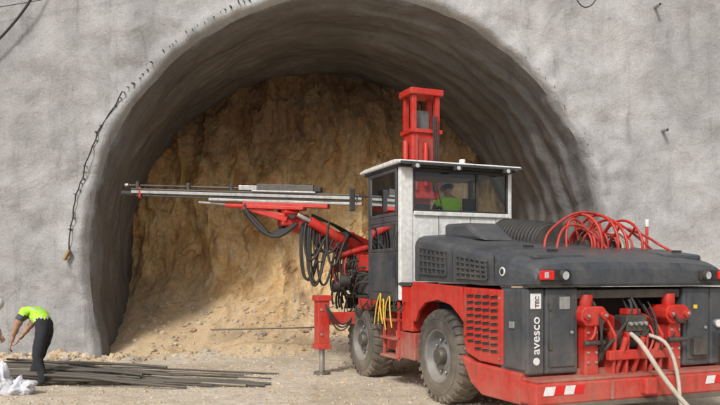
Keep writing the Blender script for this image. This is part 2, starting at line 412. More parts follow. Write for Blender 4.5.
# hood (loft)
secs=[(.72,2.44),(.3,2.40),(-.4,2.30),(-1.2,2.17),(-1.8,2.07),(-2.05,2.01),(-2.17,1.95),(-2.22,1.86),(-2.22,1.76)]
V=[];F=[]
def hoodring(y,z,zb):
    q=min(1,max(0,(z-zb)/.35)); ins=.10*sst((-1.7-y)/.5)
    pr=[(ins,zb),(ins,z-.16*q),(.02+ins,z-.09*q),(.07+ins,z-.03*q),(.16+ins,z),(.6,z+.035),(1.2,z+.05)]
    full=pr+[(W-x,zz) for x,zz in reversed(pr)]
    return [(x,y-(.0),zz) for x,zz in full]
for y,z in secs:
    zb=1.70 if y<-.9 else 1.74
    V+=hoodring(y,z,zb)
m_=14
for s in range(len(secs)-1):
    for i in range(m_-1): F.append((s*m_+i,s*m_+i+1,(s+1)*m_+i+1,(s+1)*m_+i))
    F.append((s*m_+m_-1,s*m_,(s+1)*m_,(s+1)*m_+m_-1))
F.append(tuple(range(m_))); F.append(tuple(range((len(secs)-1)*m_,len(secs)*m_)))
mk('engine_hood',V,F,GREY,rig,bevel=.03)
prism('engine_bay_cover',[(.6,2.40),(.6,2.62),(-.05,2.60),(-.55,2.32)],.45,1.0,GREY,rig,bevel=.05)
for i in range(13):
    y=-.75+.085*i
    lathe('air_intake_ring',[(-.028,.29),(-.018,.325),(.018,.325),(.028,.29)],(1.40,y,2.27+.010*i),(0,1,0),BLACK,rig,36)
cyl('air_intake_core',(1.40,-.79,2.27),(1.40,.3,2.39),.285,DSTEEL,rig,seg=36)
box('hood_lid',(.25,-2.0,2.055),(1.0,-1.2,2.15),GREY,rig,.04,rot=Matrix.Rotation(math.radians(8),3,'X'))
box('hood_lid',(2.35,-1.95,2.06),(3.0,-1.2,2.16),GREY,rig,.04,rot=Matrix.Rotation(math.radians(8),3,'X'))
for (x,y,z) in((.62,-1.85,2.13),(.62,-1.35,2.2),(2.7,-1.8,2.14)):
    box('lid_handle',(x-.08,y-.015,z),(x+.08,y+.015,z+.03),BLACK,rig,.008)
for yy in(.55,-.45,-1.5):
    box('hood_seam',(-.004,yy-.006,1.76),(.01,yy+.006,2.12+.08*(yy+1)),BLACK,rig,0)
def vent(y0,y1,zt0,zt1,zb0,zb1,rows=4,cols=6):
    prism('hood_vent',[(y0,zb0),(y0,zt0),(y1,zt1),(y1,zb1)],-.014,.02,BLACK,rig,bevel=.006)
    def P(u,v):
        zb=zb0+(zb1-zb0)*u; zt=zt0+(zt1-zt0)*u; return y0+(y1-y0)*u, zb+(zt-zb)*v
    for r in range(rows+1):
        a=P(0,r/rows); b=P(1,r/rows); beam('vent_slat',(-.02,a[0],a[1]),(-.02,b[0],b[1]),.022,.028,GREY,rig,.004)
    for c in range(cols+1):
        u=c/cols; a=P(min(1,u),0); b=P(max(0,u-.05),1); beam('vent_bar',(-.021,a[0],a[1]),(-.021,b[0],b[1]),.02,.024,GREY,rig,.003)
vent(.50,-.30,2.25,2.16,1.86,1.83)
vent(-.60,-1.36,2.10,2.01,1.80,1.78)
cyl('round_badge',(-.006,-1.68,1.88),(.01,-1.68,1.88),.055,WHT,rig); cyl('badge_core',(-.009,-1.68,1.88),(.01,-1.68,1.88),.040,BLACK,rig)
prism('rear_fender',[(.80,1.735),(-.70,1.675),(-.735,1.2),(-.60,1.3),(-.38,1.42),(0,1.475),(.38,1.42),(.60,1.28),(.70,1.12),(.80,1.12)],.0,.06,RED,rig,bevel=.012)
box('wheel_well',(.06,-.72,1.44),(.6,.8,1.70),BLACK,rig,0)
prism('side_panel',[(-.745,1.675),(-1.68,1.655),(-1.68,.72),(-1.15,.72),(-.82,.80),(-.745,.95)],.0,.5,RED,rig,bevel=.02)
for r in range(9):
    for c in range(4):
        z=1.56-.085*r; y=-.86-.19*c
        if z<.95 and c<1: continue
        box('louvre_slot',(-.012,y-.15,z-.016),(.01,y,z+.016),BLACK,rig,.004,rot=Matrix.Rotation(math.radians(-5),3,'X'))
        box('louvre_hood',(-.026,y-.15,z+.016),(.0,y,z+.026),DRED,rig,.003,rot=Matrix.Rotation(math.radians(-5),3,'X'))
box('side_rail_red',(-.02,-.84,1.02),(.02,-.78,1.62),DRED,rig,.006)
box('corner_panel_side',(.0,-2.13,.70),(.3,-1.70,1.675),GREY,rig,.03)
box('door_handle',(-.02,-1.95,1.2),(.0,-1.85,1.28),STEEL,rig,.005)
for z in(.8,1.55): cyl('panel_bolt',(-.012,-1.62,z),(.0,-1.62,z),.015,STEEL,rig,seg=8); cyl('panel_bolt',(-.012,-.80,z+.05),(.0,-.80,z+.05),.015,STEEL,rig,seg=8)
prism('skirt_frame',[(-.72,.76),(-1.0,.70),(-2.1,.68),(-2.1,.31),(-1.25,.30),(-.98,.42)],-.03,.12,RED,rig,bevel=.02)
prism('skirt_frame',[(-.72,.76),(-1.0,.70),(-2.1,.68),(-2.1,.31),(-1.25,.30),(-.98,.42)],W-.12,W+.03,RED,rig,bevel=.02)
box('rear_bumper',(-.05,-2.42,.34),(W+.05,-2.10,.60),RED,rig,.03)
box('bumper_top_plate',(-.02,-2.40,.60),(W+.02,-2.12,.635),DRED,rig,.008)
box('bumper_lip',(.0,-2.44,.29),(W,-2.2,.35),DSTEEL,rig,.01)
for xx in(1.05,2.12): box('bumper_gusset',(xx-.02,-2.435,.36),(xx+.02,-2.415,.59),DRED,rig,.004)
for k in range(4):
    for x in(.06+k*.14,W-.66+k*.14):
        prism('hazard_stripe',[(x,.46),(x+.14,.46),(x+.17,.56),(x+.03,.56)],-2.426,-2.416,WHT if k%2==0 else REDL,rig,'y',bevel=0)
for x0,x1 in((.02,.27),(.285,.76),(2.44,2.90),(2.915,W-.02)):
    box('rear_cabinet',(x0,-2.16,.66),(x1,-1.6,1.68),GREY,rig,.025)
for x in(.34,2.5):
    box('cabinet_door',(x,-2.175,.74),(x+.36,-2.15,1.60),GREY,rig,.015)
    cyl('cabinet_latch',(x+.31,-2.19,1.15),(x+.31,-2.16,1.15),.022,STEEL,rig,seg=12)
for z in(.95,1.42):
    box('cabinet_hinge',(.325,-2.19,z),(.36,-2.165,z+.08),DSTEEL,rig,.004)
box('data_plate',(.47,-2.186,1.43),(.62,-2.17,1.58),STEEL,rig,.003)
box('warning_label',(2.6,-2.186,1.40),(2.66,-2.17,1.45),YEL,rig,.003)
box('sticker',(.07,-2.170,1.44),(.215,-2.155,1.62),WHT,rig,.002)
RX=math.radians(90)
text('sticker_text','TEC',(.18,-2.174,1.455),(RX,math.radians(-90),0),.075,BLACK,rig)
text('company_lettering','avesco',(.195,-2.166,.90),(RX,math.radians(-90),0),.165,WHT,rig)
cyl('company_logo',(.155,-2.168,.82),(.155,-2.155,.82),.045,WHT,rig)
box('rear_band',(.01,-2.235,1.70),(W-.01,-2.1,1.73),BLACK,rig,.004)
for x,s in((.36,1),(W-.36,-1)):
    box('light_housing',(x-.2,-2.262,1.765),(x+.2,-2.2,1.905),BLACK,rig,.02)
    box('tail_light',(x-.16*s-.075,-2.285,1.78),(x-.16*s+.125,-2.25,1.89),REDL,rig,.015)
    box('tail_light_clear',(x-.15*s-.03,-2.290,1.80),(x-.15*s+.03,-2.28,1.87),CLEAR,rig,.006)
    cyl('work_light',(x+.11*s,-2.30,1.835),(x+.11*s,-2.24,1.835),.055,CLEAR,rig); lathe('work_light_rim',[(-.01,.055),(-.01,.075),(.06,.075)],(x+.11*s,-2.30,1.835),(0,1,0),BLACK,rig,24)
# central recess
box('recess_back',(.76,-1.66,.60),(2.44,-1.6,1.68),BLACK,rig,0)
box('recess_beam',(.78,-2.12,1.55),(2.42,-1.9,1.66),DSTEEL,rig,.01)
box('recess_floor',(.76,-2.12,.62),(2.44,-1.6,.70),DRED,rig,.01)
for x in(.92,2.24):
    box('jack_housing',(x-.10,-2.22,.62),(x+.10,-1.95,1.30),RED,rig,.02)
    prism('jack_bracket',[(x-.19,1.30),(x-.19,1.40),(x-.13,1.46),(x+.13,1.46),(x+.19,1.40),(x+.19,1.30),(x+.12,1.22),(x-.12,1.22)],-2.27,-1.92,RED,rig,'y',.02)
    cyl('jack_cylinder',(x,-2.10,1.44),(x,-2.10,1.60),.085,RED,rig)
    for dx in(-.13,.13): cyl('jack_lug',(x+dx,-2.31,1.35),(x+dx,-2.15,1.35),.05,RED,rig); cyl('jack_lug_bolt',(x+dx,-2.33,1.35),(x+dx,-2.3,1.35),.022,STEEL,rig,seg=8)
    cyl('jack_pin',(x-.15,-2.26,1.02),(x+.15,-2.26,1.02),.03,DSTEEL,rig)
    for z in(.78,.9,1.14): cyl('jack_bolt',(x-.06,-2.235,z),(x-.06,-2.215,z),.018,STEEL,rig,seg=8); cyl('jack_bolt',(x+.06,-2.235,z),(x+.06,-2.215,z),.018,STEEL,rig,seg=8)
for x in(1.22,1.42,1.72,1.96):
    prism('winch_plate',[(-2.26,.62),(-2.30,1.10),(-2.16,1.28),(-1.9,1.36),(-1.8,.62)],x-.02,x+.02,RED,rig)
cyl('winch_drum',(1.2,-2.08,1.02),(1.98,-2.08,1.02),.13,DSTEEL,rig)
box('winch_cross_member',(1.12,-2.30,.80),(2.06,-2.22,.92),RED,rig,.015)
for xx in(1.3,1.57,1.84): cyl('link_rod',(xx,-2.2,.64),(xx+.05,-2.32,1.08),.035,RED,rig)
box('valve_block',(1.40,-2.28,1.14),(1.72,-2.05,1.34),DSTEEL,rig,.012)
box('valve_top',(1.46,-2.24,1.34),(1.66,-2.08,1.42),RED,rig,.012)
for i in range(4): cyl('valve_cap',(1.44+i*.08,-2.32,1.24),(1.44+i*.08,-2.27,1.24),.025,STEEL,rig,seg=10)
box('tow_hitch',(1.48,-2.52,.40),(1.66,-2.40,.60),RED,rig,.02)
random.seed(11)
for i in range(34):
    x0=random.uniform(.85,2.35); x1=x0+random.uniform(-.5,.5); z0=random.uniform(1.2,1.6); z1=random.uniform(.66,1.2)
    x1=max(.84,min(2.38,x1)); y=random.uniform(-2.22,-1.85)
    tube('hydraulic_hose',[(x0,y,z0),(x0+.03,y-.08,z0-.12),((x0+x1)/2+random.uniform(-.1,.1),y-.12,(z0+z1)/2-.1),(x1,y-.05,z1+.1),(x1,y,z1)],random.choice([.012,.016,.02]),BLACK if random.random()<.85 else HOSER,rig)
tube('water_hose',[(1.5,-2.15,1.14),(1.45,-2.36,1.10),(1.50,-2.5,.92),(1.65,-2.62,.6),(1.85,-2.75,.3),(2.05,-2.9,.06),(2.6,-3.1,.03)],.030,HOSEB,rig)
tube('water_hose',[(1.72,-2.15,1.10),(1.86,-2.36,1.08),(1.93,-2.48,.88),(1.96,-2.55,.55),(1.93,-2.6,.2),(2.0,-2.75,.04),(2.5,-2.9,.03)],.024,HOSEB,rig)
cyl('gauge',(3.02,-2.20,1.2),(3.02,-2.15,1.2),.06,STEEL,rig); cyl('gauge_face',(3.02,-2.205,1.2),(3.02,-2.19,1.2),.048,WHT,rig)
box('control_box',(2.55,-2.24,.80),(2.78,-2.17,1.02),DSTEEL,rig,.01)
cyl('fire_extinguisher',(3.05,-2.25,.72),(3.05,-2.25,1.08),.06,DSTEEL,rig)
# hose reels on the hood
def reel(x0,x1,y,z,r,mat,nw):
    for x in(x0,x1):
        for rr,tr in((r,.020),(r*.55,.014)):
            tube('reel_rim',[(x,y+rr*math.cos(t*math.pi/8),z+rr*math.sin(t*math.pi/8)) for t in range(16)],tr,RED,rig,True)
        for k in range(6):
            t=k*math.pi/3+.2; beam('reel_spoke',(x,y+.08*math.cos(t),z+.08*math.sin(t)),(x,y+r*math.cos(t),z+r*math.sin(t)),.03,.022,RED,rig,.003)
    cyl('reel_drum',(x0,y,z),(x1,y,z),r*.30,DSTEEL,rig,seg=24)
    for k in range(nw):
        x=x0+.05+k*(x1-x0-.1)/max(1,nw-1); rr=r*(.42+.2*random.random())
        tube('wound_hose',[(x,y+rr*math.cos(t*math.pi/6),z+rr*math.sin(t*math.pi/6)) for t in range(12)],.022,mat,rig,True)
reel(1.78,2.06,-.95,2.24,.46,HOSER,4)
reel(2.28,2.56,-.90,2.20,.44,HOSEB,5)
tube('loose_hose',[(1.02,-1.15,2.2),(1.05,-1.12,2.36),(1.25,-1.08,2.52),(1.6,-1.0,2.70),(1.95,-.95,2.74),(2.3,-1.0,2.64),(2.65,-1.1,2.42),(2.85,-1.2,2.2)],.018,HOSER,rig)
tube('loose_hose',[(1.15,-1.25,2.2),(1.22,-1.2,2.42),(1.5,-1.1,2.55),(1.8,-1.1,2.50),(1.95,-1.3,2.2)],.018,HOSER,rig)
tube('loose_hose',[(1.35,-1.2,2.2),(1.36,-1.15,2.50),(1.6,-1.05,2.66),(1.85,-1.05,2.45),(1.9,-1.2,2.2)],.018,HOSER,rig)
tube('loose_hose',[(2.5,-1.1,2.5),(2.75,-1.2,2.40),(2.9,-1.3,2.26),(2.95,-1.5,2.16)],.018,HOSER,rig)
cyl('marker_pole',(3.05,-.9,2.1),(3.05,-.9,2.55),.022,RED,rig); cyl('marker_cap',(3.05,-.9,2.55),(3.05,-.9,2.66),.030,WHT,rig)
# ---------- cab
A0,A1,B0,B1=1.23,2.55,0.0,2.12
ZT=3.60
box('cab_floor',(B0+.03,A0+.02,1.22),(B1-.03,A1-.02,1.34),GREY,rig,.01)
box('cab_column',(B0,A0,1.42),(B0+.24,A0+.10,ZT),WHITE,rig,.025)
box('cab_column',(B1-.08,A0,1.5),(B1,A0+.10,ZT),WHITE,rig,.02)
box('cab_column',(B0,A1-.08,1.4),(B0+.08,A1,ZT),GREY,rig,.015)
box('cab_column',(B1-.08,A1-.08,1.4),(B1,A1,ZT),GREY,rig,.015)
box('cab_rear_wall',(B0+.242,A0+.01,1.42),(B1-.082,A0+.07,2.84),WHITE,rig,.012)
box('cab_rear_sill',(B0+.242,A0-.03,2.80),(B1-.082,A0+.01,2.87),WHITE,rig,.012)
for x in(.7,1.3,1.8): box('cab_wall_seam',(x-.004,A0+.002,2.4),(x+.004,A0+.012,2.79),GREY2,rig,0)
box('window_frame',(B0+.242,A0+.0,2.87),(B0+.275,A0+.06,ZT-.04),BLACK,rig,.006)
box('window_frame',(1.42,A0+.0,2.87),(1.455,A0+.06,ZT-.04),BLACK,rig,.006)
box('window_frame',(B1-.11,A0+.0,2.87),(B1-.082,A0+.06,ZT-.04),BLACK,rig,.006)
box('window_frame',(B0+.242,A0-.002,ZT-.08),(B1-.082,A0+.062,ZT-.03),BLACK,rig,.006)
box('window_frame',(B0+.242,A0-.002,2.872),(B1-.082,A0+.062,2.90),BLACK,rig,.006)
mk('rear_window',[(B0+.26,A0+.03,2.88),(B1-.09,A0+.03,2.88),(B1-.09,A0+.03,ZT-.05),(B0+.26,A0+.03,ZT-.05)],[(0,1,2,3)],GLASS,rig)
beam('wiper',(.75,A0-.03,2.92),(.62,A0-.03,3.38),.012,.015,BLACK,rig,.002)
mk('front_window',[(B0+.08,A1-.03,2.3),(B1-.08,A1-.03,2.3),(B1-.08,A1-.03,ZT-.05),(B0+.08,A1-.03,ZT-.05)],[(0,1,2,3)],GLASS,rig)
box('cab_front_wall',(B0+.08,A1-.06,1.34),(B1-.08,A1-.01,2.3),GREY,rig,.01)
for x in(.75,1.55): box('front_window_bar',(x-.025,A1-.06,2.3),(x+.025,A1-.01,ZT-.02),BLACK,rig,.006)
box('cab_right_wall',(B1-.05,A0+.10,1.34),(B1,A1-.08,2.75),WHITE,rig,.01)
mk('right_window',[(B1-.03,A0+.1,2.75),(B1-.03,A1-.08,2.75),(B1-.03,A1-.08,ZT),(B1-.03,A0+.1,ZT)],[(0,1,2,3)],GLASS,rig)
def dframe(z0,z1,y0=A0+.11,y1=A1-.09,x=-.02):
    t=.055
    box('door_frame',(x,y0,z0),(x+.05,y1,z0+t),GREY,rig,.01); box('door_frame',(x,y0,z1-t),(x+.05,y1,z1),GREY,rig,.01)
    box('door_frame',(x+.001,y0,z0+t),(x+.049,y0+t,z1-t),GREY,rig,.008); box('door_frame',(x+.001,y1-t,z0+t),(x+.049,y1,z1-t),GREY,rig,.008)
    mk('door_window',[(x+.02,y0+t,z0+t),(x+.02,y1-t,z0+t),(x+.02,y1-t,z1-t),(x+.02,y0+t,z1-t)],[(0,1,2,3)],GLASS,rig)
dframe(2.80,3.57); dframe(2.22,2.70)
box('door_mid',(-.02,A0+.11,2.702),(.03,A1-.09,2.798),GREY,rig,.01)
box('door_lower',(-.02,A0+.11,1.40),(.03,A1-.09,2.218),GREY,rig,.015)
box('door_inset',(-.032,A0+.28,1.55),(-.018,A1-.25,2.05),GREY,rig,.01)
box('door_latch',(-.05,A0+.18,2.45),(-.01,A0+.24,2.68),BLACK,rig,.006)
tube('door_grab_rail',[(-.02,A0+.05,1.7),(-.09,A0+.05,1.74),(-.09,A0+.05,2.5),(-.02,A0+.05,2.54)],.014,BLACK,rig)
prism('cab_roof',[(A0-.16,ZT+.02),(A0-.14,ZT+.07),(A0+.1,ZT+.10),(A1+.0,ZT+.09),(A1+.22,ZT+.06),(A1+.22,ZT+.02)],B0-.08,B1+.10,WHITE,rig,bevel=.025)
box('roof_gasket',(B0-.03,A0-.06,ZT-.03),(B1+.03,A1+.1,ZT+.02),BLACK,rig,.008)
box('roof_visor',(B0-.07,A0-.172,ZT+.010),(B1+.09,A0-.15,ZT+.045),GREY,rig,.006)
for x in(.2,.95,1.9): 
    box('roof_lamp',(x-.07,A0-.22,ZT-.07),(x+.07,A0-.14,ZT+.01),BLACK,rig,.015); cyl('roof_lamp_lens',(x,A0-.23,ZT-.03),(x,A0-.215,ZT-.03),.035,CLEAR,rig,seg=14)
cyl('beacon_base',(1.2,A0+.1,ZT+.10),(1.2,A0+.1,ZT+.17),.05,WHT,rig)
box('side_mirror_arm',(-.32,A1-.02,3.2),(-.0,A1+.01,3.23),BLACK,rig,.005); box('side_mirror',(-.36,A1-.05,2.95),(-.26,A1+.0,3.35),BLACK,rig,.02)
box('seat_base',(.85,1.65,1.9),(1.4,2.1,2.55),BLACK,rig,.04); box('seat_back',(.97,1.48,2.52),(1.29,1.54,2.90),BLACK,rig,.03)
box('control_panel',(.5,2.2,2.3),(1.8,2.42,2.85),GREY2,rig,.04); box('monitor',(1.62,2.0,2.9),(1.9,2.06,3.2),BLACK,rig,.01)
box('interior_panel',(.3,1.35,2.3),(.62,1.9,3.0),GREY2,rig,.03); box('headliner_panel',(.4,1.6,3.5),(1.7,2.3,3.57),GREY2,rig,.02)
# ---------- under-cab frame, steps, yellow hoses
box('side_box',(.02,.84,.95),(.5,1.22,1.66),RED,rig,.02)
box('side_box_lid',(.0,.86,1.66),(.5,1.40,1.72),GREY,rig,.01)
box('tool_box',(.04,.80,.50),(.5,1.5,.93),DRED,rig,.02)
box('step_side',(.0,1.30,.45),(.04,1.34,1.4),RED,rig,.005); box('step_side',(.0,1.86,.45),(.04,1.90,1.4),RED,rig,.005)
for z in(.48,.78,1.08): box('step_tread',(-.06,1.30,z),(.22,1.90,z+.04),DRED,rig,.006)
box('fuel_tank',(.2,1.55,.55),(.55,2.2,1.3),RED,rig,.03)
box('front_fender',(.0,2.2,1.42),(.55,3.6,1.47),BLACK,rig,.01); box('front_side_plate',(-.01,2.02,1.22),(.06,3.0,1.41),RED,rig,.015)
prism('front_mudguard',[(2.15,1.40),(2.2,1.46),(3.65,1.46),(3.8,1.2),(3.74,1.18),(3.6,1.40)],.02,.5,BLACK,rig)
for k,(y,dz) in enumerate(((1.42,0),(1.66,-.05),(1.78,.04))):
    tube('yellow_handrail',[(-.06,y,.98+dz),(-.10,y+.02*k,1.25+dz),(-.08,y+.03,1.47+dz),(-.04,y+.15,1.49+dz),(-.07,y+.26,1.3),(-.05,y+.28+.04*k,1.0)],.013,YEL,rig)
for k in range(16):
    y=random.uniform(.85,3.3); z=random.uniform(1.15,1.42)
    tube('side_hose',[(.0,y,z),(-.05,y+.1,z-.12),(-.05,y+.3,z-.16),(.0,y+.42,z+random.uniform(-.1,.05))],random.choice([.012,.018]),BLACK,rig)
for k in range(18):
    y=random.uniform(2.6,4.2); z=random.uniform(1.5,2.2)
    tube('front_hose',[(.2,y-.3,z),(-.02,y,z+.1),(-.08,y+.2,z-.15),(.05,y+.4,z-.35)],.02,BLACK,rig)
for k,(a,zz) in enumerate(((3.1,1.72),(3.5,1.62))):
    cyl('front_work_light',(-.12,a,zz),(-.30,a+.06,zz),.10,BLACK,rig,.12)
    cyl('front_work_light_lens',(-.301,a+.06,zz),(-.305,a+.062,zz),.10,CLEAR,rig)
box('valve_bank',(.1,2.62,1.48),(.7,3.4,2.1),DSTEEL,rig,.02); box('valve_cover',(.06,2.7,1.9),(.5,3.2,2.2),RED,rig,.02)
# ---------- stabiliser jack
jx,jy=-.61,3.28
box('stabiliser_arm',(jx,jy-.10,.92),(.7,jy+.10,1.14),RED,rig,.015)
box('stabiliser_leg',(jx-.11,jy-.12,.50),(jx+.11,jy+.12,1.44),RED,rig,.015)
box('stabiliser_collar',(jx-.14,jy-.15,1.36),(jx+.14,jy+.15,1.46),RED,rig,.012); box('stabiliser_collar',(jx-.14,jy-.15,.48),(jx+.14,jy+.15,.57),RED,rig,.012)
cyl('stabiliser_rod',(jx,jy,.02),(jx,jy,.5),.05,STEEL,rig); cyl('stabiliser_pad',(jx,jy,.0),(jx,jy,.06),.15,DSTEEL,rig)
for z in(.75,1.2): cyl('stabiliser_bolt',(jx-.05,jy-.14,z),(jx-.05,jy-.11,z),.025,STEEL,rig,seg=8)
for k in range(3): tube('stabiliser_hose',[(jx+.02,jy-.13,1.3),(jx+.1,jy-.2,1.15-.1*k),(jx+.35,jy-.2,.85-.05*k),(.1,jy,1.2),(.3,jy+.1,1.5)],.014,BLACK,rig)
# ---------- main boom (world coordinates -> local)
pb=L(1.15,14.6,1.75); pk=L(-.05,14.15,2.30); pt=L(-1.12,13.62,2.78)
box('boom_pedestal',(1.0,3.3,1.1),(2.2,4.3,1.9),RED,rig,.04)
beam('boom_outer',pb,pk,.40,.44,RED,rig,.02); beam('boom_inner',pk,pt,.28,.32,RED,rig,.02)
beam('boom_sleeve',pk+(pb-pk)*.05,pk+(pt-pk)*.25,.44,.50,RED,rig,.02)
for s,o in((.19,-.30),(-.19,-.26)):
    a=pb+Vector((0,s,o)); b=pk+(pt-pk)*.45+Vector((0,s,-.17)); mid=a+(b-a)*.72
    cyl('boom_lift_cylinder',a,mid,.085,RED,rig); cyl('boom_lift_rod',mid,b,.045,STEEL,rig)
hd=L(-1.22,13.55,2.86)
cyl('rotation_unit',hd+Vector((.22,.0,-.1)),hd+Vector((-.16,.1,.02)),.20,RED,rig)
cyl('rotation_flange',hd+Vector((-.16,.1,.02)),hd+Vector((-.22,.12,.04)),.24,DSTEEL,rig)
box('boom_head',hd+Vector((-.30,-.16,-.12)),hd+Vector((.04,.2,.30)),RED,rig,.03)
cyl('boom_head_pin',hd+Vector((-.13,-.24,.08)),hd+Vector((-.13,.28,.08)),.07,DSTEEL,rig)
h2=L(-.68,13.5,2.62)
cyl('swing_cylinder',h2+Vector((.3,-.16,-.14)),h2+Vector((-.32,-.16,.2)),.09,RED,rig); cyl('swing_cylinder_rod',h2+Vector((-.32,-.16,.2)),h2+Vector((-.55,-.12,.32)),.04,STEEL,rig)
box('boom_knuckle',L(-.40,13.9,2.25),L(-.40,13.9,2.25)+Vector((.34,.3,.42)),RED,rig,.03)
for dz in(.08,.3): 
    q=L(-.32,13.72,2.28+dz); cyl('knuckle_pin',q,q+Vector((0,-.12,0)),.07,DSTEEL,rig)
RL=L(-4.40,13.95,3.44); RR=L(.05,13.1,3.22); dr=(RR-RL); ul=dr.normalized()
up=Vector((0,0,1)); side=ul.cross(up).normalized()
def rp(t,du=0,dsd=0): return RL+dr*t+up*du+side*dsd
def rail(nm,t0,t1,du,w,h,mat,ds=0): beam(nm,rp(t0,du,ds),rp(t1,du,ds),w,h,mat,rig,.008)
rail('feed_beam',.0,1.0,0,.16,.060,STEEL); rail('feed_beam_web',.02,.98,-.055,.08,.05,DSTEEL); rail('feed_beam_base',.35,1.0,-.105,.17,.045,STEEL)
rail('feed_rail_top',.0,.99,.05,.05,.03,DSTEEL,.07); rail('feed_rail_top',.0,.99,.05,.05,.03,DSTEEL,-.07)
rail('drifter_body',.56,.80,.145,.2,.13,DSTEEL); rail('drifter_front',.48,.56,.135,.14,.09,STEEL); rail('drifter_rear',.80,.83,.14,.16,.09,BLACK)
rail('drifter_cradle',.54,.81,.075,.24,.03,STEEL)
for t in(.60,.66,.72,.78): beam('drifter_clamp',rp(t,.07),rp(t,.225),.04,.21,BLACK,rig,.006)
cyl('drill_rod',rp(-.02,.13),rp(.49,.13),.02,DSTEEL,rig)
cyl('drill_bit',rp(-.035,.13),rp(-.02,.13),.035,STEEL,rig)
for t in(.02,.25,.44): 
    c=rp(t,.05); beam('rod_centraliser',c-up*.08,c+up*.15,.05,.16,DSTEEL,rig,.01)
for t in(.03,.97): beam('feed_end_plate',rp(t,-.11),rp(t,.09),.04,.2,RED if t<.5 else DSTEEL,rig,.008)
cyl('rail_pusher',rp(-.05,-.03),rp(.02,-.03),.05,BLACK,rig)
rail('feed_cradle',.50,.86,-.165,.22,.07,RED); rail('feed_cradle_side',.52,.76,-.22,.26,.06,RED)
cyl('feed_extension_cylinder',rp(.42,-.20),rp(.72,-.20),.05,RED,rig); cyl('feed_extension_rod',rp(.30,-.16),rp(.42,-.18),.025,STEEL,rig)
beam('cradle_bracket',rp(.70,-.18),hd+Vector((-.12,0,.1)),.26,.34,RED,rig,.02)
beam('cradle_arm',rp(.50,-.2),rp(.69,-.42),.16,.14,RED,rig,.02)
for k in range(5):
    o=Vector((0,.05*k-.1,.0))
    tube('feed_hose',[rp(.5,-.16)+o,rp(.50,-.28)+o,rp(.54,-.54+.02*k)+o,rp(.60,-.76)+o,rp(.66,-.76+.04*k)+o,rp(.72,-.5)+o],.032,BLACK,rig)
beam('hose_guide',rp(.50,-.25),rp(.605,-.72),.13,.08,BLACK,rig,.02)
random.seed(5)
for k in range(14):
    x0=-1.02+.030*k*random.uniform(.7,1.3); Y=13.35+random.uniform(-.12,.12); dep=random.uniform(.35,1.0); w_=random.uniform(.14,.3)
    tube('hanging_hose_bundle',[L(x0-.05,Y,2.80),L(x0-.10,Y-.08,2.6),L(x0-.05,Y-.1,2.65-dep),L(x0+w_*.4,Y-.1,2.60-dep),L(x0+w_,Y-.02,2.45),L(x0+w_+.06,Y+.1,2.55)],random.choice([.016,.022,.026]),BLACK,rig)
for k in range(5):
    tube('boom_hose',[L(-.9,13.4,2.88+.02*k),L(-.6,13.45+.02*k,2.84),L(-.2,13.8+.02*k,2.65-.02*k),L(.1,14.0,2.4),L(.3,14.1,2.2-.04*k)],.018,BLACK,rig)
for k in range(14):
    x0=-.45+.045*k; q=random.uniform(0,.35)
    tube('slack_hose',[L(x0,13.7,2.35-.02*k),L(x0-.08,13.55,2.1-q*.4),L(x0-.04,13.5,1.85-q),L(x0+.12,13.5,1.72-q),L(x0+.28,13.7,1.9-q*.5),L(x0+.38,13.9,2.1)],random.choice([.016,.022]),BLACK if k%5 else HOSER,rig)
beam('lower_boom_link',L(-.52,13.8,1.95),L(.1,14.0,2.05),.14,.14,RED,rig); cyl('lower_cylinder',L(-.40,13.6,2.2),L(.15,13.7,2.35),.06,RED,rig)
# ---------- raised service basket / mast
mb=L(1.24,14.6,0); bx,by=mb.x,mb.y
beam('mast_arm',(bx,by+.1,1.6),(bx,by+.1,3.9),.36,.34,RED,rig,.02)
box('mast_lower_box',(bx-.31,by-.22,3.35),(bx+.31,by+.22,4.72),RED,rig,.03)
for dx in(-.22,.22): box('mast_rib',(bx+dx-.02,by-.27,3.5),(bx+dx+.02,by-.215,4.6),DRED,rig,.006)
box('mast_inset',(bx-.16,by-.235,3.9),(bx+.16,by-.215,4.55),DRED,rig,.01)
cyl('mast_front_cylinder',(bx-.05,by-.30,3.6),(bx-.05,by-.30,4.45),.045,RED,rig)
box('mast_plate',(bx-.35,by-.27,4.66),(bx+.35,by+.27,4.74),RED,rig,.012)
for dx in(-.31,.21):
    box('mast_post',(bx+dx,by-.22,4.74),(bx+dx+.10,by-.12,5.42),RED,rig,.008); box('mast_post',(bx+dx,by+.12,4.74),(bx+dx+.10,by+.22,5.42),RED,rig,.008)
box('mast_back_plate',(bx-.19,by-.02,4.74),(bx+.17,by+.02,5.16),GREY2,rig,.01)
box('mast_roof',(bx-.37,by-.28,5.42),(bx+.37,by+.28,5.55),RED,rig,.02)
for k in range(3): tube('mast_hose',[(bx+.12+.05*k,by-.28,5.0),(bx+.10+.05*k,by-.33,4.7),(bx+.14+.04*k,by-.34,4.2),(bx+.10+.03*k,by-.3,3.5)],.016,BLACK,rig)
cyl('mast_cylinder',(bx-.40,by-.1,3.2),(bx-.40,by-.1,4.5),.055,RED,rig)
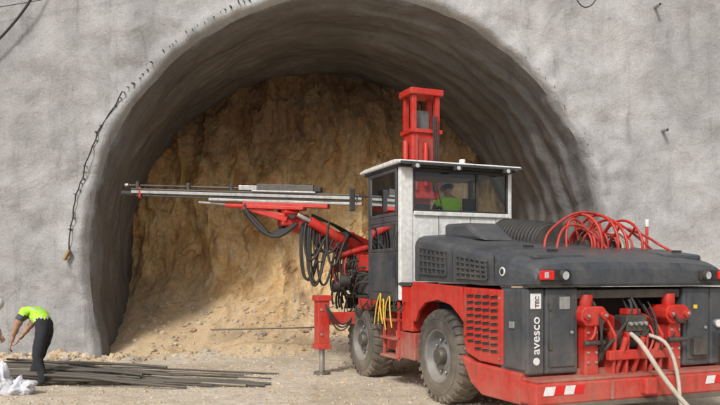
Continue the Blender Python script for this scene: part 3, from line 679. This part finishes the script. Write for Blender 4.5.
# ------------------------------------------------------------ people
def person(name,loc,rz,J,vest=True,helmet=True,scale=1.0,look=None,grip=.8,shirt=None,bulk=1.0):
    P=empty(name,loc,rz); J={k:Vector(v)*scale for k,v in J.items()}
    order=['pelvis','belly','chest','neck','headb']
    rad={'pelvis':(.155,.14),'belly':(.155*bulk,.13*bulk),'chest':(.17*bulk,.135*bulk),'neck':(.062,.062),'headb':(.06,.06),
      'sh':(.09*bulk,.085*bulk),'el':(.052,.05),'wr':(.032,.028),'hip':(.12,.115),'kn':(.088,.085),'an':(.068,.066),'toe':(.042,.035),'ball':(.05,.04)}
    vs=[];idx={};ed=[];lab=[]
    def add(k,r): idx[k]=len(vs); vs.append((J[k],rad[r]))
    for k in order: add(k,k)
    for s in'LR':
        for k in('sh','el','wr','hip','kn','an','ball','toe'):
            add(k+s,k)
    def e(a,b,l): ed.append((idx[a],idx[b])); lab.append(l)
    e('pelvis','belly','torso0');e('belly','chest','torso');e('chest','neck','neck');e('neck','headb','skin')
    for s in'LR':
        e('chest','sh'+s,'sh');e('sh'+s,'el'+s,'uarm');e('el'+s,'wr'+s,'farm')
        e('pelvis','hip'+s,'leg');e('hip'+s,'kn'+s,'leg');e('kn'+s,'an'+s,'leg');e('an'+s,'ball'+s,'boot');e('ball'+s,'toe'+s,'boot')
    me=bpy.data.meshes.new(name+'_b'); me.from_pydata([v[0] for v in vs],ed,[])
    o=bpy.data.objects.new('tmp',me); COL.objects.link(o)
    sk=o.modifiers.new('s','SKIN'); sk.use_smooth_shade=True; sk.branch_smoothing=.6
    sd=o.modifiers.new('d','SUBSURF'); sd.levels=2; sd.render_levels=2
    for i,v in enumerate(vs):
        me.skin_vertices[0].data[i].radius=(v[1][0]*scale,v[1][1]*scale); me.skin_vertices[0].data[i].use_root=(i==0)
    dg=bpy.context.evaluated_depsgraph_get(); dg.update()
    m2=bpy.data.meshes.new_from_object(o.evaluated_get(dg)); bpy.data.objects.remove(o)
    m2.materials.clear()
    for mm in(HIVIS,REFL,CLOTH,SKIN,BOOT,shirt or CLOTH2): m2.materials.append(mm)
    for f in m2.polygons:
        c=f.center; best=1e9
        for (a,b),l in zip(ed,lab):
            A=vs[a][0];B=vs[b][0];d=B-A;t=max(0,min(1,(c-A).dot(d)/max(1e-9,d.dot(d)))); q=(c-(A+d*t)).length
            if l=='leg': q-=.05
            if l in('torso0','torso'): q-=.03
            if q<best: best=q;bl=l;bt=t
        if bl in('torso0','torso','sh'):
            mi=0 if vest else 5
            if vest and ((bl=='torso0' and .45<bt<.6) or (bl=='torso' and .35<bt<.5)): mi=1
        elif bl=='neck': mi=(0 if vest else 5) if bt<.6 else 3
        elif bl=='uarm': mi=(0 if vest and bt<.25 else 5) if bt<.55 else 3
        elif bl=='farm' or bl=='skin': mi=3
        elif bl=='leg': mi=2
        else: mi=4
        f.material_index=mi; f.use_smooth=True
    bo=bpy.data.objects.new('body',m2); COL.objects.link(bo); bo.parent=P
    tx=bpy.data.textures.new(name+'_w','CLOUDS'); tx.noise_scale=.08; dm=bo.modifiers.new('w','DISPLACE'); dm.texture=tx; dm.strength=.04; dm.mid_level=.5
    hb=J['headb']; nk=J['neck']; hu=(hb-nk).normalized(); fwd=(Vector(look) if look else Vector((0,1,0))); fwd=(fwd-hu*fwd.dot(hu)).normalized(); rt=fwd.cross(hu)
    hc=hb+hu*.075*scale
    V=[];F=[];fm=[];nu,nv=28,22
    for j in range(nv+1):
        ph=math.pi*j/nv
        for i in range(nu):
            th=2*math.pi*i/nu; x=math.sin(ph)*math.sin(th); y=math.sin(ph)*math.cos(th); z=math.cos(ph)
            sx=.074; sy=.094; sz=.118
            if z<0: sx*=1-.28*(-z); sy*=1-.12*(-z)
            X,Y,Z=x*sx,y*sy,z*sz
            if y>.2:
                Y+=.024*math.exp(-((x/.16)**2+((z+.12)/.17)**2))
                Y-=.011*math.exp(-(((abs(x)-.36)/.17)**2+((z-.06)/.13)**2))
                Y+=.006*math.exp(-((x/.3)**2+((z+.48)/.07)**2))
                Y+=.010*math.exp(-((x/.3)**2+((z+.85)/.2)**2))
            V.append(hc+(rt*X+fwd*Y+hu*Z)*scale)
    for j in range(nv):
        for i in range(nu):
            F.append((j*nu+i,j*nu+(i+1)%nu,(j+1)*nu+(i+1)%nu,(j+1)*nu+i))
            th=2*math.pi*(i+.5)/nu; z=math.cos(math.pi*(j+.5)/nv); y=math.cos(th)
            fm.append(1 if (z>.45 or (y<-.1 and z>-.45)) else 0)
    mk('head',V,F,None,P,smooth=True,mats=[SKIN,HAIR],fm=fm)
    for sgn in(-1,1):
        ec=hc+(rt*sgn*.076+hu*-.005-fwd*.005)*scale
        lathe('ear',[(-.008,.004),(-.004,.022),(.004,.024),(.008,.012),(.008,.0)],ec,rt*sgn,SKIN,P,12)
        ey=hc+(rt*sgn*.028+hu*.008+fwd*.079)*scale
        lathe('eye',[(-.01,.0),(-.006,.010),(.0,.012),(.006,.009),(.009,.0)],ey,fwd,HAIR,P,10)
    beam('mouth',hc+(rt*-.02-hu*.055+fwd*.0875)*scale,hc+(rt*.02-hu*.055+fwd*.0875)*scale,.006,.006,plainlip,P,.001)
    if helmet:
        pr=[(.02,.128),(.03,.128),(.04,.108),(.075,.104),(.11,.085),(.135,.05),(.142,.0)]
        lathe('helmet',[(h*scale,r*scale*1.0) for h,r in pr],hc,hu,HELM,P,28)
    for s in'LR':
        w=J['wr'+s]; d=(w-J['el'+s]).normalized(); sgn=1 if s=='R' else -1
        ac=(rt-d*rt.dot(d)).normalized()*sgn; nn=d.cross(ac)*(1 if s=='R' else -1); nn=-nn if nn.dot(fwd)<0 else nn
        def chain(pts,rs,nmz):
            me=bpy.data.meshes.new('h'); me.from_pydata(pts,[(i,i+1) for i in range(len(pts)-1)],[]); o=bpy.data.objects.new(nmz,me); COL.objects.link(o); o.parent=P
            sk=o.modifiers.new('s','SKIN'); sk.use_smooth_shade=True; su=o.modifiers.new('d','SUBSURF'); su.levels=1; su.render_levels=1
            for i,r in enumerate(rs): me.skin_vertices[0].data[i].radius=(r,r)
            me.skin_vertices[0].data[0].use_root=True; me.materials.append(SKIN)
        V=[]
        for t,hw,hh in((0,.026,.018),(.045,.038,.016),(.09,.042,.013)):
            c=w+d*t
            for u,v in((-1,-.5),(-.6,-1),(.6,-1),(1,-.5),(1,.5),(.6,1),(-.6,1),(-1,.5)): V.append(c+(nn*u*hw+ac*v*hh))
        F=[(r*8+i,r*8+(i+1)%8,(r+1)*8+(i+1)%8,(r+1)*8+i) for r in range(2) for i in range(8)]+[tuple(range(8)),tuple(range(16,24))]
        mk('palm',V,F,SKIN,P,smooth=True)
        for i,ln in enumerate((.072,.080,.075,.06)):
            off=nn*(.031-.0205*i); b=w+d*.075+off; c1_=grip
            dd=d.copy(); pts=[b,w+d*.092+off]; ax=nn
            for q,fq in enumerate((.42,.32,.26)):
                dd=Matrix.Rotation(-sgn*c1_*.7,3,ax)@dd; pts.append(pts[-1]+dd*ln*fq)
            chain(pts,[.0095,.0098,.009,.0082,.007],'finger')
        b=w+d*.02+nn*.02; t1=(d*.6+nn*.8).normalized()
        chain([b,b+t1*.035,b+t1*.055+d*.015,b+t1*.06+d*.04],[.013,.0115,.010,.008],'thumb')
    return P
zz=gz(-5.4,12)
J=dict(pelvis=(.02,0,.95),belly=(-.07,.06,1.10),chest=(-.20,.14,1.20),neck=(-.35,.23,1.20),headb=(-.41,.27,1.14),
 shL=(-.31,.0,1.20),elL=(-.42,-.06,.92),wrL=(-.50,-.05,.67),shR=(-.20,.32,1.18),elR=(-.38,.36,.92),wrR=(-.54,.28,.69),
 hipL=(.02,-.09,.88),knL=(-.05,-.14,.47),anL=(.07,-.14,.09),ballL=(-.04,-.15,.05),toeL=(-.12,-.155,.04),
 hipR=(.03,.10,.88),knR=(-.13,.18,.49),anR=(-.26,.14,.09),ballR=(-.37,.15,.05),toeR=(-.45,.16,.04))
person('construction_worker',(-5.27,12.0,zz),0,J,True,False,1.04,look=(-.7,.2,-.9),bulk=1.15)
J2=dict(pelvis=(-.1,0,.88),belly=(.0,.0,1.03),chest=(.14,.0,1.17),neck=(.28,.0,1.27),headb=(.35,.0,1.29),
 shL=(.18,.19,1.19),elL=(.30,.24,.94),wrL=(.42,.2,.72),shR=(.18,-.19,1.19),elR=(.30,-.24,.94),wrR=(.44,-.18,.72),
 hipL=(-.1,.1,.84),knL=(.02,.14,.46),anL=(-.12,.14,.09),ballL=(0,.15,.05),toeL=(.09,.155,.04),
 hipR=(-.1,-.1,.84),knR=(.08,-.16,.48),anR=(.1,-.16,.09),ballR=(.22,-.16,.05),toeR=(.31,-.16,.04))
person('construction_worker',(-7.0,13.0,gz(-7,13)),0,J2,True,True,1.0,look=(.9,-.1,-.5))
J3=dict(pelvis=(0,0,.10),belly=(0,-.02,.27),chest=(0,-.02,.46),neck=(0,0,.60),headb=(0,.03,.65),
 shL=(-.19,0,.50),elL=(-.24,.14,.26),wrL=(-.2,.36,.24),shR=(.19,0,.50),elR=(.24,.14,.26),wrR=(.2,.36,.24),
 hipL=(-.1,.05,.08),knL=(-.12,.45,.10),anL=(-.12,.5,-.32),ballL=(-.12,.6,-.36),toeL=(-.12,.68,-.37),
 hipR=(.1,.05,.08),knR=(.12,.45,.10),anR=(.12,.5,-.32),ballR=(.12,.6,-.36),toeR=(.12,.68,-.37))
Rz=Matrix.Rotation(PHI,3,'Z'); wp=O+Rz@Vector((1.13,1.66,2.60))
person('machine_operator',wp,PHI,J3,True,True,1.0,look=(0,1,0),bulk=1.1)
# ------------------------------------------------------------ rods, bag
rods=empty('steel_rod_pile')
random.seed(3)
for x in(-6.6,-4.7): box('timber_bearer',(x-.06,12.1,gz(x,12.5)-.02),(x+.06,13.7,gz(x,12.5)+.08),WOOD,rods,.008)
for k in range(44):
    xl=random.uniform(-8.2,-5.6); yl=random.uniform(11.9,13.8); xr=random.uniform(-4.8,-1.6) if k%4 else random.uniform(-2.6,-1.3)
    yr=11.75+ (yl-12.0)*random.uniform(.1,.75)+random.uniform(-.15,.35); lay=k%4
    if k%9==0: yr+=.7
    zl=gz(xl,yl)+.10+.035*lay; zr=max(gz(xr,yr)+.022,.03)+ (.05*lay if xr<-3 else .0)
    pts=[(xl,yl,zl),(xl*.6+xr*.4,yl*.6+yr*.4,zl+.01),(xl*.25+xr*.75,yl*.25+yr*.75,zr+.04),(xr,yr,zr)]
    tube('steel_rod',pts,random.choice([.014,.018,.022,.026]),BLACK if k%5 else DSTEEL,rods)
ro=empty('steel_bar'); cyl('bar',(-3.3,15.9,.62),(-.98,16.0,.66),.016,DSTEEL,ro)
bag=empty('white_sack')
def sack(cx,cy,r,h,sd):
    V=[];F=[];nu,nv=56,36
    for j in range(nv+1):
        ph=math.pi*j/nv
        for i in range(nu):
            th=2*math.pi*i/nu; d=Vector((math.sin(ph)*math.cos(th),math.sin(ph)*math.sin(th),math.cos(ph)))
            k=.9+.45*noise.noise(d*1.3+Vector((sd,0,0)))
            for fq,am in((2.3,.30),(4.6,.14),(8.5,.04)): k-=am*abs(noise.noise(d*fq+Vector((0,sd,fq))))
            top=max(0,d.z)**3*.5
            V.append((cx+d.x*r*k*(1-top)+top*.08,cy+d.y*r*k*.8*(1-top),max(-.02,h*.35+d.z*h*.65*k)))
    F=[(j*nu+i,j*nu+(i+1)%nu,(j+1)*nu+(i+1)%nu,(j+1)*nu+i) for j in range(nv) for i in range(nu)]
    mk('sack_body',V,F,BAG,bag,smooth=True)
sack(-5.22,11.0,.27,.30,1.0); sack(-5.50,10.95,.30,.52,7.0); sack(-5.66,11.2,.26,.40,3.3)
# ------------------------------------------------------------ light & camera
w=bpy.data.worlds.new('World'); S.world=w; w.use_nodes=True; n=w.node_tree.nodes; l=w.node_tree.links
bg=n['Background']; sky=n.new('ShaderNodeTexSky'); sky.sky_type='NISHITA'; sky.sun_disc=False
EL=math.radians(43); AZ=math.radians(203)
sky.sun_elevation=EL; sky.sun_rotation=AZ; sky.dust_density=3; sky.air_density=1
hs=n.new('ShaderNodeHueSaturation'); hs.inputs['Saturation'].default_value=.35; l.new(sky.outputs[0],hs.inputs['Color']); l.new(hs.outputs[0],bg.inputs[0]); bg.inputs[1].default_value=.14
sl=bpy.data.lights.new('sun','SUN'); sl.energy=2.7; sl.angle=math.radians(10); sl.color=(1,.965,.91)
so=bpy.data.objects.new('sun',sl); COL.objects.link(so)
sd=Vector((math.sin(AZ)*math.cos(EL),math.cos(AZ)*math.cos(EL),math.sin(EL))); so.rotation_euler=sd.to_track_quat('Z','Y').to_euler()
cam=bpy.data.cameras.new('camera'); cam.lens=36; cam.sensor_width=36; cam.shift_y=71.5/720; cam.clip_end=1500
co=bpy.data.objects.new('camera',cam); COL.objects.link(co); co.location=(0,0,CAMZ); co.rotation_euler=(math.radians(90),0,0); S.camera=co
S.view_settings.view_transform='Standard'; S.view_settings.look='None'; S.view_settings.exposure=0
